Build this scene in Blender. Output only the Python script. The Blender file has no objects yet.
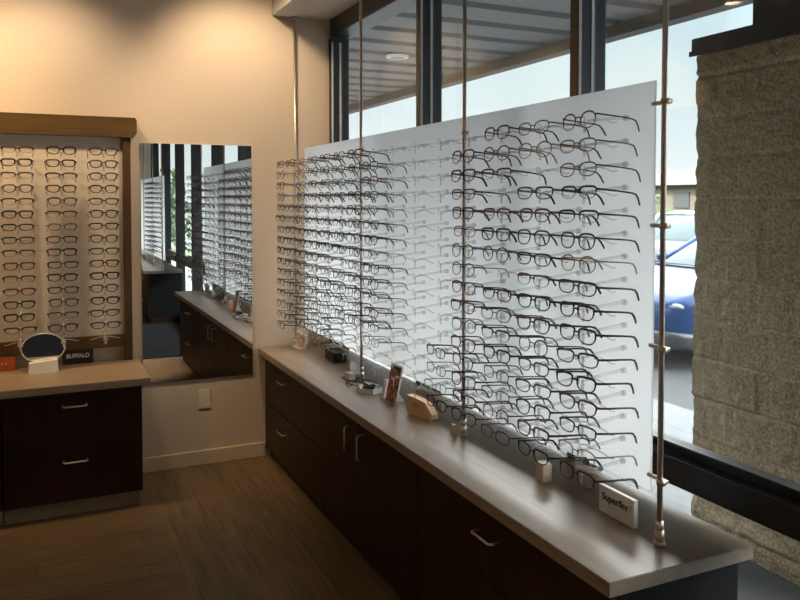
import bpy, bmesh, math, random
from mathutils import Vector, Matrix, noise
random.seed(7)
S = bpy.context.scene
COL = S.collection
R = math.radians

# ------------------------------------------------------------------ materials
def new_mat(name):
    m = bpy.data.materials.new(name); m.use_nodes = True
    nt = m.node_tree; nt.nodes.clear()
    out = nt.nodes.new('ShaderNodeOutputMaterial')
    return m, nt, out

def L(nt, a, b): nt.links.new(a, b)

def pbr(name, col, rough=.5, metal=0., var=.06, scale=30., stretch=(1, 1, 1), bump=0., spec=.5, coat=0.):
    """principled surface with a procedural noise breaking up its colour"""
    m, nt, out = new_mat(name)
    p = nt.nodes.new('ShaderNodeBsdfPrincipled')
    p.inputs['Roughness'].default_value = rough
    p.inputs['Metallic'].default_value = metal
    p.inputs['Specular IOR Level'].default_value = spec
    p.inputs['Coat Weight'].default_value = coat
    tc = nt.nodes.new('ShaderNodeTexCoord'); mp = nt.nodes.new('ShaderNodeMapping')
    mp.inputs['Scale'].default_value = stretch
    nz = nt.nodes.new('ShaderNodeTexNoise'); nz.inputs['Scale'].default_value = scale; nz.inputs['Detail'].default_value = 5
    rp = nt.nodes.new('ShaderNodeValToRGB')
    a = [max(0, c * (1 - var * 2)) for c in col]; b = [min(1, c * (1 + var * 2)) for c in col]
    rp.color_ramp.elements[0].position = .3; rp.color_ramp.elements[1].position = .7
    rp.color_ramp.elements[0].color = (*a, 1); rp.color_ramp.elements[1].color = (*b, 1)
    L(nt, tc.outputs['Object'], mp.inputs['Vector']); L(nt, mp.outputs['Vector'], nz.inputs['Vector'])
    L(nt, nz.outputs['Fac'], rp.inputs['Fac']); L(nt, rp.outputs['Color'], p.inputs['Base Color'])
    if bump:
        bp = nt.nodes.new('ShaderNodeBump'); bp.inputs['Strength'].default_value = bump; bp.inputs['Distance'].default_value = .01
        L(nt, nz.outputs['Fac'], bp.inputs['Height']); L(nt, bp.outputs['Normal'], p.inputs['Normal'])
    L(nt, p.outputs['BSDF'], out.inputs['Surface'])
    return m

def clear(name, tint, gloss=.1, rough=.02, diffuse=0., dcol=(1, 1, 1)):
    """thin clear sheet: transparent, a fresnel reflection and some milky scatter"""
    m, nt, out = new_mat(name)
    t = nt.nodes.new('ShaderNodeBsdfTransparent'); t.inputs['Color'].default_value = (*tint, 1)
    g = nt.nodes.new('ShaderNodeBsdfGlossy'); g.inputs['Roughness'].default_value = rough
    fr = nt.nodes.new('ShaderNodeFresnel'); fr.inputs['IOR'].default_value = 1.45
    mul = nt.nodes.new('ShaderNodeMath'); mul.operation = 'MULTIPLY'; mul.inputs[1].default_value = gloss / .1
    nz = nt.nodes.new('ShaderNodeTexNoise'); nz.inputs['Scale'].default_value = 12
    cl = nt.nodes.new('ShaderNodeMath'); cl.operation = 'MINIMUM'; cl.inputs[1].default_value = .95
    L(nt, fr.outputs['Fac'], mul.inputs[0]); L(nt, mul.outputs[0], cl.inputs[0])
    mx = nt.nodes.new('ShaderNodeMixShader'); L(nt, cl.outputs[0], mx.inputs['Fac'])
    L(nt, t.outputs[0], mx.inputs[1]); L(nt, g.outputs[0], mx.inputs[2])
    last = mx
    if diffuse:
        d = nt.nodes.new('ShaderNodeBsdfDiffuse'); d.inputs['Color'].default_value = (*dcol, 1)
        tl = nt.nodes.new('ShaderNodeBsdfTranslucent'); tl.inputs['Color'].default_value = (*dcol, 1)
        ds = nt.nodes.new('ShaderNodeMixShader'); ds.inputs['Fac'].default_value = .5
        L(nt, d.outputs[0], ds.inputs[1]); L(nt, tl.outputs[0], ds.inputs[2])
        m2 = nt.nodes.new('ShaderNodeMixShader')
        mr = nt.nodes.new('ShaderNodeMapRange'); mr.inputs['To Min'].default_value = diffuse * .9; mr.inputs['To Max'].default_value = diffuse * 1.1
        L(nt, nz.outputs['Fac'], mr.inputs['Value']); L(nt, mr.outputs[0], m2.inputs['Fac'])
        L(nt, mx.outputs[0], m2.inputs[1]); L(nt, ds.outputs[0], m2.inputs[2]); last = m2
    L(nt, last.outputs[0], out.inputs['Surface'])
    return m

def emit(name, col, strength):
    m, nt, out = new_mat(name)
    e = nt.nodes.new('ShaderNodeEmission'); e.inputs['Color'].default_value = (*col, 1); e.inputs['Strength'].default_value = strength
    L(nt, e.outputs[0], out.inputs['Surface']); return m

def wood(name, dark, light, axis, rough=.4, fine=1., spec=.5, bump=.03):
    """straight-grained wood / laminate: noise drawn out along one axis"""
    m, nt, out = new_mat(name)
    p = nt.nodes.new('ShaderNodeBsdfPrincipled'); p.inputs['Roughness'].default_value = rough; p.inputs['Specular IOR Level'].default_value = spec
    tc = nt.nodes.new('ShaderNodeTexCoord'); mp = nt.nodes.new('ShaderNodeMapping')
    sc = [55 * fine] * 3; sc[axis] = 2.2 * fine; mp.inputs['Scale'].default_value = sc
    nz = nt.nodes.new('ShaderNodeTexNoise'); nz.inputs['Scale'].default_value = 1; nz.inputs['Detail'].default_value = 6; nz.inputs['Roughness'].default_value = .65
    rp = nt.nodes.new('ShaderNodeValToRGB')
    rp.color_ramp.elements[0].position = .28; rp.color_ramp.elements[1].position = .72
    rp.color_ramp.elements[0].color = (*dark, 1); rp.color_ramp.elements[1].color = (*light, 1)
    bp = nt.nodes.new('ShaderNodeBump'); bp.inputs['Strength'].default_value = bump; bp.inputs['Distance'].default_value = .002
    L(nt, tc.outputs['Object'], mp.inputs['Vector']); L(nt, mp.outputs[0], nz.inputs['Vector']); L(nt, nz.outputs['Fac'], rp.inputs['Fac'])
    L(nt, rp.outputs['Color'], p.inputs['Base Color']); L(nt, nz.outputs['Fac'], bp.inputs['Height']); L(nt, bp.outputs['Normal'], p.inputs['Normal'])
    L(nt, p.outputs['BSDF'], out.inputs['Surface']); return m

def plank_floor(name):
    """vinyl planks: run along Y near the windows (x > .54) and along X in the middle of the room"""
    m, nt, out = new_mat(name)
    p = nt.nodes.new('ShaderNodeBsdfPrincipled'); p.inputs['Roughness'].default_value = .45; p.inputs['Specular IOR Level'].default_value = .3
    tc = nt.nodes.new('ShaderNodeTexCoord')
    cols = []
    for rot in (0, 90):
        mp = nt.nodes.new('ShaderNodeMapping'); mp.inputs['Rotation'].default_value = (0, 0, R(rot))
        L(nt, tc.outputs['Object'], mp.inputs['Vector'])
        br = nt.nodes.new('ShaderNodeTexBrick'); br.inputs['Scale'].default_value = 1
        br.inputs['Brick Width'].default_value = 1.2; br.inputs['Row Height'].default_value = .17
        br.inputs['Mortar Size'].default_value = .0016; br.inputs['Bias'].default_value = 0
        br.inputs['Color1'].default_value = (.115, .074, .037, 1); br.inputs['Color2'].default_value = (.150, .098, .050, 1)
        br.inputs['Mortar'].default_value = (.06, .04, .022, 1); br.offset = .37
        L(nt, mp.outputs[0], br.inputs['Vector'])
        m2 = nt.nodes.new('ShaderNodeMapping'); m2.inputs['Scale'].default_value = (3, 60, 1); L(nt, mp.outputs[0], m2.inputs['Vector'])
        nz = nt.nodes.new('ShaderNodeTexNoise'); nz.inputs['Scale'].default_value = 1; nz.inputs['Detail'].default_value = 6; L(nt, m2.outputs[0], nz.inputs['Vector'])
        rp = nt.nodes.new('ShaderNodeValToRGB'); rp.color_ramp.elements[0].position = .3; rp.color_ramp.elements[1].position = .7
        rp.color_ramp.elements[0].color = (.6, .58, .55, 1); rp.color_ramp.elements[1].color = (1.2, 1.2, 1.2, 1)
        L(nt, nz.outputs['Fac'], rp.inputs['Fac'])
        mu = nt.nodes.new('ShaderNodeMix'); mu.data_type = 'RGBA'; mu.blend_type = 'MULTIPLY'; mu.inputs['Factor'].default_value = 1
        L(nt, br.outputs['Color'], mu.inputs['A']); L(nt, rp.outputs['Color'], mu.inputs['B']); cols.append(mu.outputs['Result'])
    sp = nt.nodes.new('ShaderNodeSeparateXYZ'); L(nt, tc.outputs['Object'], sp.inputs[0])
    gt = nt.nodes.new('ShaderNodeMath'); gt.operation = 'GREATER_THAN'; gt.inputs[1].default_value = .54 + .78; L(nt, sp.outputs['X'], gt.inputs[0])
    mx = nt.nodes.new('ShaderNodeMix'); mx.data_type = 'RGBA'; L(nt, gt.outputs[0], mx.inputs['Factor']); L(nt, cols[0], mx.inputs['A']); L(nt, cols[1], mx.inputs['B'])
    L(nt, mx.outputs['Result'], p.inputs['Base Color']); L(nt, p.outputs['BSDF'], out.inputs['Surface']); return m

def frosted(name):
    m, nt, out = new_mat(name)
    tl = nt.nodes.new('ShaderNodeBsdfTranslucent'); d = nt.nodes.new('ShaderNodeBsdfDiffuse'); g = nt.nodes.new('ShaderNodeBsdfGlossy')
    nz = nt.nodes.new('ShaderNodeTexNoise'); nz.inputs['Scale'].default_value = 40
    rp = nt.nodes.new('ShaderNodeValToRGB'); rp.color_ramp.elements[0].color = (.97, .97, .97, 1); rp.color_ramp.elements[1].color = (.99, .99, .99, 1)
    L(nt, nz.outputs['Fac'], rp.inputs['Fac']); L(nt, rp.outputs[0], tl.inputs['Color']); L(nt, rp.outputs[0], d.inputs['Color'])
    g.inputs['Roughness'].default_value = .35
    rf = nt.nodes.new('ShaderNodeBsdfRefraction'); rf.inputs['Roughness'].default_value = .75; rf.inputs['IOR'].default_value = 1.3; L(nt, rp.outputs[0], rf.inputs['Color'])
    h = nt.nodes.new('ShaderNodeMixShader'); h.inputs[0].default_value = .35; L(nt, tl.outputs[0], h.inputs[1]); L(nt, rf.outputs[0], h.inputs[2])
    a = nt.nodes.new('ShaderNodeMixShader'); a.inputs[0].default_value = .07; L(nt, h.outputs[0], a.inputs[1]); L(nt, d.outputs[0], a.inputs[2])
    c = nt.nodes.new('ShaderNodeMixShader'); c.inputs[0].default_value = .03; L(nt, a.outputs[0], c.inputs[1]); L(nt, g.outputs[0], c.inputs[2])
    L(nt, c.outputs[0], out.inputs['Surface']); return m

def portrait(name):
    """printed photo on the leaning card: orange-lit blotches on black"""
    m, nt, out = new_mat(name)
    p = nt.nodes.new('ShaderNodeBsdfPrincipled'); p.inputs['Roughness'].default_value = .35
    tc = nt.nodes.new('ShaderNodeTexCoord'); nz = nt.nodes.new('ShaderNodeTexNoise'); nz.inputs['Scale'].default_value = 28; nz.inputs['Detail'].default_value = 2; nz.inputs['Distortion'].default_value = 1.5
    rp = nt.nodes.new('ShaderNodeValToRGB'); e = rp.color_ramp.elements
    e[0].position = .38; e[0].color = (.02, .008, .006, 1); e[1].position = .66; e[1].color = (.75, .36, .2, 1)
    k = e.new(.5); k.color = (.32, .08, .03, 1)
    L(nt, tc.outputs['Object'], nz.inputs['Vector']); L(nt, nz.outputs['Fac'], rp.inputs['Fac']); L(nt, rp.outputs[0], p.inputs['Base Color'])
    L(nt, p.outputs[0], out.inputs['Surface']); return m

M = {}
M['wall'] = pbr('painted wall', (.60, .495, .385), .7, var=.012, scale=60, bump=.02, spec=.2)
M['baseboard'] = pbr('painted baseboard', (.60, .50, .38), .5, var=.02)
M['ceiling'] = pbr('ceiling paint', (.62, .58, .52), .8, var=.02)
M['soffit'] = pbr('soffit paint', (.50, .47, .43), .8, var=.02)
M['floor'] = plank_floor('vinyl planks')
M['counter_y'] = wood('laminate along wall', (.215, .163, .12), (.32, .25, .187), 1, .33, 1.)
M['counter_x'] = wood('laminate across', (.23, .165, .10), (.34, .25, .16), 0, .36, 1.)
M['toe'] = wood('toe kick laminate', (.22, .17, .11), (.32, .25, .17), 0, .5, 1.)
M['espresso'] = wood('espresso veneer', (.018, .0085, .003), (.038, .019, .007), 2, .45, 1.1, .18)
M['espresso_red'] = wood('espresso veneer red', (.020, .0065, .003), (.045, .016, .007), 2, .45, 1.1, .18)
M['black_end'] = pbr('black end panel', (.008, .008, .009), .6, var=.1, spec=.12)
M['frame_wood'] = wood('display frame wood', (.065, .033, .006), (.13, .07, .014), 0, .45, 1.)
M['frame_wood_v'] = wood('display frame wood upright', (.055, .026, .007), (.105, .052, .013), 2, .45, 1.)
M['linen'] = pbr('display backing', (.62, .545, .46), .55, var=.03, scale=300)
M['metal'] = pbr('brushed steel', (.66, .57, .48), .42, 1., var=.04, scale=60)
M['nickel'] = pbr('satin nickel', (.75, .72, .68), .3, 1., var=.03)
M['bronze'] = pbr('anodised bronze', (.012, .012, .015), .4, .0, var=.08, spec=.6)
M['glint_trim'] = pbr('glint and trim grey', (.55, .57, .6), .4, .0, var=.05)
M['glass'] = clear('window glass', (.95, .975, .975), .02)
M['acrylic'] = clear('clear acrylic', (.99, .99, .995), .04, .08, .12, (1., 1., 1.))
M['acrylic_m'] = clear('milky acrylic', (.97, .97, .96), .05, .1, .42, (1., .97, .93))
M['acrylic_b'] = clear('clear acrylic block', (.93, .95, .95), .12, .05, .12)
M['frost'] = frosted('frosted acrylic')
M['lens'] = clear('demo lens', (.985, .985, .985), .07, .02)
M['mirror'] = None
m, nt, out = new_mat('mirror silver'); g = nt.nodes.new('ShaderNodeBsdfGlossy'); g.inputs['Roughness'].default_value = .004
nz = nt.nodes.new('ShaderNodeTexNoise'); rp = nt.nodes.new('ShaderNodeValToRGB'); rp.color_ramp.elements[0].color = (.88, .9, .89, 1); rp.color_ramp.elements[1].color = (.92, .93, .92, 1)
L(nt, nz.outputs['Fac'], rp.inputs['Fac']); L(nt, rp.outputs[0], g.inputs['Color']); L(nt, g.outputs[0], out.inputs['Surface']); M['mirror'] = m
M['white'] = pbr('white plastic', (.80, .78, .74), .4, var=.02)
M['cream'] = pbr('cream card', (.68, .56, .42), .5, var=.03)
M['tan'] = pbr('tan card', (.72, .47, .28), .55, var=.03)
M['black'] = pbr('black card', (.012, .012, .013), .45, var=.1)
M['ink'] = pbr('black ink', (.01, .01, .012), .5, var=.05)
M['whiteink'] = pbr('white ink', (.8, .8, .8), .5, var=.02)
M['orange'] = pbr('orange red card', (.50, .09, .02), .45, var=.04)
M['redink'] = pbr('red ink', (.45, .06, .03), .5)
M['navy'] = pbr('dark blue leather', (.03, .045, .07), .35, var=.15)
M['portrait'] = portrait('printed portrait')
M['picture'] = pbr('printed pastel picture', (.62, .45, .36), .5, var=.3, scale=40)
M['outlet'] = pbr('outlet plate', (.72, .64, .5), .4, var=.02)
M['slot'] = pbr('outlet slot', (.06, .05, .04), .6)
M['mat'] = pbr('entrance carpet', (.026, .025, .027), .95, var=.3, scale=150, bump=.2, spec=.0)
def split_face(name):
    """rough concrete block: speckled aggregate inside a running-bond brick pattern"""
    m, nt, out = new_mat(name)
    p = nt.nodes.new('ShaderNodeBsdfPrincipled'); p.inputs['Roughness'].default_value = .95; p.inputs['Specular IOR Level'].default_value = .1
    tc = nt.nodes.new('ShaderNodeTexCoord'); sp = nt.nodes.new('ShaderNodeSeparateXYZ'); cb = nt.nodes.new('ShaderNodeCombineXYZ')
    ad = nt.nodes.new('ShaderNodeMath'); ad.operation = 'SUBTRACT'; sz = nt.nodes.new('ShaderNodeMath'); sz.operation = 'SUBTRACT'; sz.inputs[1].default_value = .0896
    L(nt, tc.outputs['Object'], sp.inputs[0]); L(nt, sp.outputs['X'], ad.inputs[0]); L(nt, sp.outputs['Y'], ad.inputs[1]); L(nt, sp.outputs['Z'], sz.inputs[0])
    L(nt, ad.outputs[0], cb.inputs[0]); L(nt, sz.outputs[0], cb.inputs[1])
    br = nt.nodes.new('ShaderNodeTexBrick'); br.inputs['Scale'].default_value = 1; br.inputs['Brick Width'].default_value = .41; br.inputs['Row Height'].default_value = .2075
    br.inputs['Mortar Size'].default_value = .005; br.inputs['Mortar Smooth'].default_value = .3; br.inputs['Bias'].default_value = 0
    br.inputs['Color1'].default_value = (.36, .285, .185, 1); br.inputs['Color2'].default_value = (.40, .32, .21, 1); br.inputs['Mortar'].default_value = (.45, .37, .26, 1)
    L(nt, cb.outputs[0], br.inputs['Vector'])
    nz = nt.nodes.new('ShaderNodeTexNoise'); nz.inputs['Scale'].default_value = 75; nz.inputs['Detail'].default_value = 4; L(nt, tc.outputs['Object'], nz.inputs['Vector'])
    rp = nt.nodes.new('ShaderNodeValToRGB'); rp.color_ramp.elements[0].position = .32; rp.color_ramp.elements[1].position = .68
    rp.color_ramp.elements[0].color = (.58, .57, .55, 1); rp.color_ramp.elements[1].color = (1.35, 1.35, 1.35, 1); L(nt, nz.outputs['Fac'], rp.inputs['Fac'])
    mu = nt.nodes.new('ShaderNodeMix'); mu.data_type = 'RGBA'; mu.blend_type = 'MULTIPLY'; mu.inputs['Factor'].default_value = 1
    L(nt, br.outputs['Color'], mu.inputs['A']); L(nt, rp.outputs['Color'], mu.inputs['B']); L(nt, mu.outputs['Result'], p.inputs['Base Color'])
    bp = nt.nodes.new('ShaderNodeBump'); bp.inputs['Strength'].default_value = .5; bp.inputs['Distance'].default_value = .006; L(nt, nz.outputs['Fac'], bp.inputs['Height']); L(nt, bp.outputs['Normal'], p.inputs['Normal'])
    L(nt, p.outputs['BSDF'], out.inputs['Surface']); return m
M['block'] = split_face('split face block')
M['mortar'] = pbr('block mortar', (.30, .25, .19), .95, var=.1, scale=90)
M['coping'] = pbr('dark metal coping', (.035, .035, .042), .45, var=.1)
M['canopy'] = pbr('canopy deck', (.11, .113, .113), .55, var=.04, scale=5)
M['beam'] = pbr('canopy beam', (.05, .042, .033), .6, var=.06)
M['concrete'] = pbr('sidewalk concrete', (.085, .09, .095), .85, var=.06, scale=12)
M['asphalt'] = pbr('asphalt', (.014, .015, .0165), .85, var=.2, scale=60)
M['grass'] = pbr('lawn', (.035, .06, .018), .9, var=.3, scale=20)
M['bluecar'] = pbr('blue car paint', (.008, .026, .085), .38, .1, var=.02, spec=.15, coat=.08)
M['whitecar'] = pbr('white car paint', (.10, .10, .102), .35, .0, var=.02, spec=.2, coat=.1)
M['silvercar'] = pbr('silver car paint', (.06, .07, .08), .35, .1, var=.02, spec=.2, coat=.1)
M['carglass'] = pbr('car glass', (.02, .04, .045), .12, 0., var=.05, spec=.3)
M['cardark'] = pbr('car black trim', (.015, .015, .018), .4, var=.1)
M['tyre'] = pbr('tyre rubber', (.02, .02, .02), .8, var=.1)
M['headlamp'] = pbr('headlamp', (.12, .13, .14), .25, .2, spec=.4)
M['taillamp'] = pbr('tail lamp', (.45, .03, .03), .2, spec=1.)
M['stucco'] = pbr('pale yellow stucco', (.115, .10, .068), .9, var=.03)
M['rooftile'] = pbr('tan roof tile', (.042, .023, .012), .9, var=.08, scale=3)
M['leaf'] = pbr('shrub leaves', (.03, .062, .018), .7, var=.3, scale=15)
M['bark'] = pbr('bark', (.10, .07, .05), .9, var=.2)
M['lampglow'] = emit('lamp glow', (1., .72, .42), 14.)
M['canopyglow'] = emit('soffit lamp lens', (1., .95, .85), .35)
M['windowdark'] = pbr('far window', (.06, .065, .065), .4, var=.1, spec=.1)

# ------------------------------------------------------------------ mesh helper
class MB:
    def __init__(s): s.b = bmesh.new()
    def box(s, x0, x1, y0, y1, z0, z1, bev=0.):
        r = bmesh.ops.create_cube(s.b, size=1.); vs = r['verts']
        for v in vs: v.co = Vector(((x0 + x1) / 2 + v.co.x * (x1 - x0), (y0 + y1) / 2 + v.co.y * (y1 - y0), (z0 + z1) / 2 + v.co.z * (z1 - z0)))
        if bev:
            es = list({e for v in vs for e in v.link_edges})
            bmesh.ops.bevel(s.b, geom=es, offset=bev, segments=2, affect='EDGES', clamp_overlap=True)
        return s
    def cyl(s, p0, p1, r0, r1=None, seg=16):
        p0, p1 = Vector(p0), Vector(p1); d = p1 - p0
        q = d.to_track_quat('Z', 'Y').to_matrix().to_4x4(); q.translation = (p0 + p1) / 2
        bmesh.ops.create_cone(s.b, cap_ends=True, segments=seg, radius1=r0, radius2=r0 if r1 is None else r1, depth=d.length, matrix=q); return s
    def ball(s, c, r, sc=(1, 1, 1), u=12, v=8):
        bmesh.ops.create_uvsphere(s.b, u_segments=u, v_segments=v, radius=r, matrix=Matrix.Translation(c) @ Matrix.Diagonal((*sc, 1))); return s
    def tube(s, pts, ra, rb=None, up=(0, 0, 1), closed=False, seg=6):
        """sweep an ellipse (ra sideways, rb along `up`) along pts; radii may be lists"""
        pts = [Vector(p) for p in pts]; n = len(pts); up = Vector(up)
        A = ra if isinstance(ra, (list, tuple)) else [ra] * n
        B = A if rb is None else (rb if isinstance(rb, (list, tuple)) else [rb] * n)
        rings = []
        for i, p in enumerate(pts):
            a = pts[(i - 1) % n] if (closed or i) else p; c = pts[(i + 1) % n] if (closed or i < n - 1) else p
            t = (c - a).normalized(); side = t.cross(up)
            if side.length < 1e-5: side = t.cross(Vector((1, 0, 0)))
            side.normalize(); u = side.cross(t).normalized()
            rings.append([s.b.verts.new(p + side * A[i] * math.cos(k * 2 * math.pi / seg) + u * B[i] * math.sin(k * 2 * math.pi / seg)) for k in range(seg)])
        for i in range(n if closed else n - 1):
            r0, r1 = rings[i], rings[(i + 1) % n]
            for k in range(seg): s.b.faces.new((r0[k], r0[(k + 1) % seg], r1[(k + 1) % seg], r1[k]))
        if not closed:
            s.b.faces.new(rings[0][::-1]); s.b.faces.new(rings[-1])
        return s
    def prism(s, poly, axis, a0, a1):
        """extrude a 2-D polygon along an axis (0 x: (y,z); 1 y: (x,z); 2 z: (x,y))"""
        def P(u, v, a): return {0: (a, u, v), 1: (u, a, v), 2: (u, v, a)}[axis]
        A = [s.b.verts.new(P(u, v, a0)) for u, v in poly]; B = [s.b.verts.new(P(u, v, a1)) for u, v in poly]
        n = len(poly)
        s.b.faces.new(A); s.b.faces.new(B[::-1])
        for i in range(n): s.b.faces.new((A[i], B[i], B[(i + 1) % n], A[(i + 1) % n]))
        return s
    def loft(s, rings):
        V = [[s.b.verts.new(p) for p in r] for r in rings]; n = len(V[0])
        for a, b in zip(V, V[1:]):
            for k in range(n): s.b.faces.new((a[k], a[(k + 1) % n], b[(k + 1) % n], b[k]))
        s.b.faces.new(V[0][::-1]); s.b.faces.new(V[-1]); return s
    def mesh(s, name, mat, smooth=False, origin=None):
        bmesh.ops.recalc_face_normals(s.b, faces=s.b.faces)
        if origin is not None: bmesh.ops.translate(s.b, verts=s.b.verts, vec=-Vector(origin))
        me = bpy.data.meshes.new(name); s.b.to_mesh(me); s.b.free()
        me.materials.append(mat)
        if smooth:
            for p in me.polygons: p.use_smooth = True
        return me
    def build(s, name, mat, parent=None, smooth=False):
        """ONE mesh object; its origin sits at the base of its own bounds (or its thing's origin when it is a part)"""
        if parent is None:
            xs = [v.co for v in s.b.verts]
            o0 = Vector(((min(v.x for v in xs) + max(v.x for v in xs)) / 2, (min(v.y for v in xs) + max(v.y for v in xs)) / 2, min(v.z for v in xs)))
        else: o0 = world_loc(parent)
        o = bpy.data.objects.new(name, s.mesh(name, mat, smooth, o0)); COL.objects.link(o)
        if parent is None: o.location = o0
        else: o.parent = parent
        return o

def world_loc(o):
    v = Vector(o.location)
    while o.parent: o = o.parent; v = v + Vector(o.location)
    return v
def tag(o, label, cat, group=None, kind=None):
    o['label'] = label; o['category'] = cat
    if group: o['group'] = group
    if kind: o['kind'] = kind
    return o
def struct(o): o['kind'] = 'structure'; return o
def thing(name, label, cat, loc, rz=0, group=None, ry=0):
    o = bpy.data.objects.new(name, None); COL.objects.link(o); o.location = loc; o.rotation_euler = (0, ry, rz)
    o.empty_display_size = .05
    return tag(o, label, cat, group)
def dup(src, loc, rz, label, group, ry=0):
    r = src.copy(); COL.objects.link(r); r.location = loc; r.rotation_euler = (0, ry, rz); r['label'] = label; r['group'] = group
    for ch in src.children:
        c = ch.copy(); COL.objects.link(c); c.parent = r
        for g in ch.children:
            d = g.copy(); COL.objects.link(d); d.parent = c
    return r
def text_mesh(name, txt, size, mat, parent, loc, rot, bold=0., shear=0., align='CENTER', sx=1.):
    """raised lettering as a mesh part"""
    cu = bpy.data.curves.new(name, 'FONT'); cu.body = txt; cu.size = size; cu.align_x = align; cu.align_y = 'CENTER'
    cu.extrude = .0006; cu.offset = bold; cu.shear = shear
    t = bpy.data.objects.new('tmp', cu); COL.objects.link(t)
    bpy.context.view_layer.update()
    me = bpy.data.meshes.new_from_object(t.evaluated_get(bpy.context.evaluated_depsgraph_get()))
    bpy.data.objects.remove(t); bpy.data.curves.remove(cu)
    me.name = name; me.materials.clear(); me.materials.append(mat)
    o = bpy.data.objects.new(name, me); COL.objects.link(o); o.parent = parent
    o.location = Vector(loc) - world_loc(parent); o.rotation_euler = rot; o.scale = (sx, 1, 1)
    return o

# ------------------------------------------------------------------ the room
YB = 4.70          # back wall
XG = 1.76          # glass line of the window wall
X0, Y0, ZC = -3.4, -5.3, 3.0
BAYS = [4.70, 3.42, 2.20, .98, -.24, -1.46, -2.68, -3.90, -5.12]
struct(MB().box(X0, 1.84, Y0, YB + .2, -.12, 0).build('floor', M['floor']))
struct(MB().box(X0 - .2, 1.83, YB, YB + .2, 0, ZC).build('wall_back', M['wall']))
struct(MB().box(X0 - .2, X0, Y0, YB, 0, ZC).build('wall_left', M['wall']))
struct(MB().box(X0 - .2, 1.95, Y0 - .2, Y0, 0, ZC).build('wall_front', M['wall']))
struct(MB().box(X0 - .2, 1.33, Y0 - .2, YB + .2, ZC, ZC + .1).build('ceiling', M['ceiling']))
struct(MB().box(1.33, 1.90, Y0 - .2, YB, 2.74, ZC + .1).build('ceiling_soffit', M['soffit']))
struct(MB().box(.525, 1.262, YB - .014, YB, 0, .088, .003).build('baseboard_back', M['baseboard']))
struct(MB().box(X0 - .2, 1.95, Y0 - .2, YB + .2, ZC + .1, ZC + .35).build('ceiling_roof', M['coping']))

# windows: one structure per storefront bay
for i, (ya, yb) in enumerate(zip(BAYS, BAYS[1:])):
    w = bpy.data.objects.new('window_%d' % (i + 1), None); COL.objects.link(w); w.location = (XG, ya, 0); struct(w)
    mw = .05
    if i == 0: y1 = ya; y0m = ya - .045
    else: y1 = ya + mw / 2; y0m = ya - mw / 2
    MB().box(1.70, 1.82, y0m, y1, 0, 2.63, .003).build('mullion', M['bronze'], w)
    b = MB().box(XG - .006, XG + .006, y0m - .003, y0m, .13, 2.60)  # pale strip: light caught on the glass edge, put in as colour
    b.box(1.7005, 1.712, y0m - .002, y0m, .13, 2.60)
    b.build('pane_edge_glint', M['glint_trim'], w)
    yl = yb + mw / 2
    MB().box(1.69, 1.83, yl, y0m, 2.63, 2.74, .003).build('header', M['bronze'], w)
    MB().box(1.69, 1.83, yl, y0m, .755, .835, .004).build('sill_rail', M['bronze'], w)
    MB().box(1.735, 1.785, yl, y0m, .835, .862, .003).build('glazing_stop', M['bronze'], w)
    MB().box(1.70, 1.82, yl, y0m, 0, .12, .003).build('bottom_rail', M['bronze'], w)
    MB().box(XG - .003, XG + .003, yl, y0m, .862, 2.63).build('upper_pane', M['glass'], w)
    MB().box(XG - .003, XG + .003, yl, y0m, .12, .755).build('lower_pane', M['glass'], w)

# ------------------------------------------------------------------ ceiling downlights (they show only as reflections)
LAMPS = [(-.95, 4.0), (-.1, 4.05), (1.0, 3.95), (-2.0, 2.2), (-.3, 1.9), (-1.8, -.6), (-.2, -.9), (-1.6, -3.2), (.3, -3.2)]
dl = None
for k, (x, y) in enumerate(LAMPS):
    lab = 'round recessed ceiling downlight, ' + ['left of three by the back wall', 'middle of three by the back wall', 'right of three by the back wall',
        'over the middle of the room, left', 'over the middle of the room, right', 'behind the camera, left', 'behind the camera, right', 'far rear of the room, left', 'far rear of the room, right'][k]
    if dl is None:
        dl = thing('ceiling_downlight', lab, 'ceiling light', (x, y, ZC), 0, 'recessed downlights in the ceiling')
        rr = [(.055, 0), (.085, 0), (.085, -.008), (.06, -.012)]
        b = MB(); n = 24; V = [[b.b.verts.new((x + r * math.cos(a * 2 * math.pi / n), y + r * math.sin(a * 2 * math.pi / n), ZC + z)) for a in range(n)] for r, z in rr]
        for a in range(len(rr)):
            for q in range(n): b.b.faces.new((V[a][q], V[a][(q + 1) % n], V[(a + 1) % 4][(q + 1) % n], V[(a + 1) % 4][q]))
        b.build('trim_ring', M['white'], dl, True)
        MB().cyl((x, y, ZC - .001), (x, y, ZC - .006), .054, .05, 24).build('lamp_lens', M['lampglow'], dl)
    else: dup(dl, (x, y, ZC), 0, lab, 'recessed downlights in the ceiling')

def spot(loc, aim, power, col, size, blend=.8, rad=.06):
    l = bpy.data.lights.new('spot_beam', 'SPOT'); l.energy = power; l.color = col; l.spot_size = R(size); l.spot_blend = blend; l.shadow_soft_size = rad
    o = bpy.data.objects.new('spot_beam', l); COL.objects.link(o); o.location = loc
    o.rotation_euler = (Vector(aim) - Vector(loc)).to_track_quat('-Z', 'Y').to_euler(); return o
WARM = (1., .64, .30); WARM2 = (1., .76, .50)
spot((-.95, 4.0, 2.97), (-.75, 4.7, 2.0), 125, WARM, 100)
spot((-.1, 4.05, 2.97), (.05, 4.7, 1.8), 62, WARM2, 95)
spot((1.0, 3.95, 2.97), (1.15, 4.7, 2.0), 78, WARM2, 95)
for x, y in LAMPS[3:5]: spot((x, y, 2.97), (x, y, 0), 7, WARM2, 140)

spot((.3, 1.6, 2.97), (.75, 1.75, 0), 600, WARM2, 26)  # added beam without a fixture, brightens the floor seen in the mirror
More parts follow.
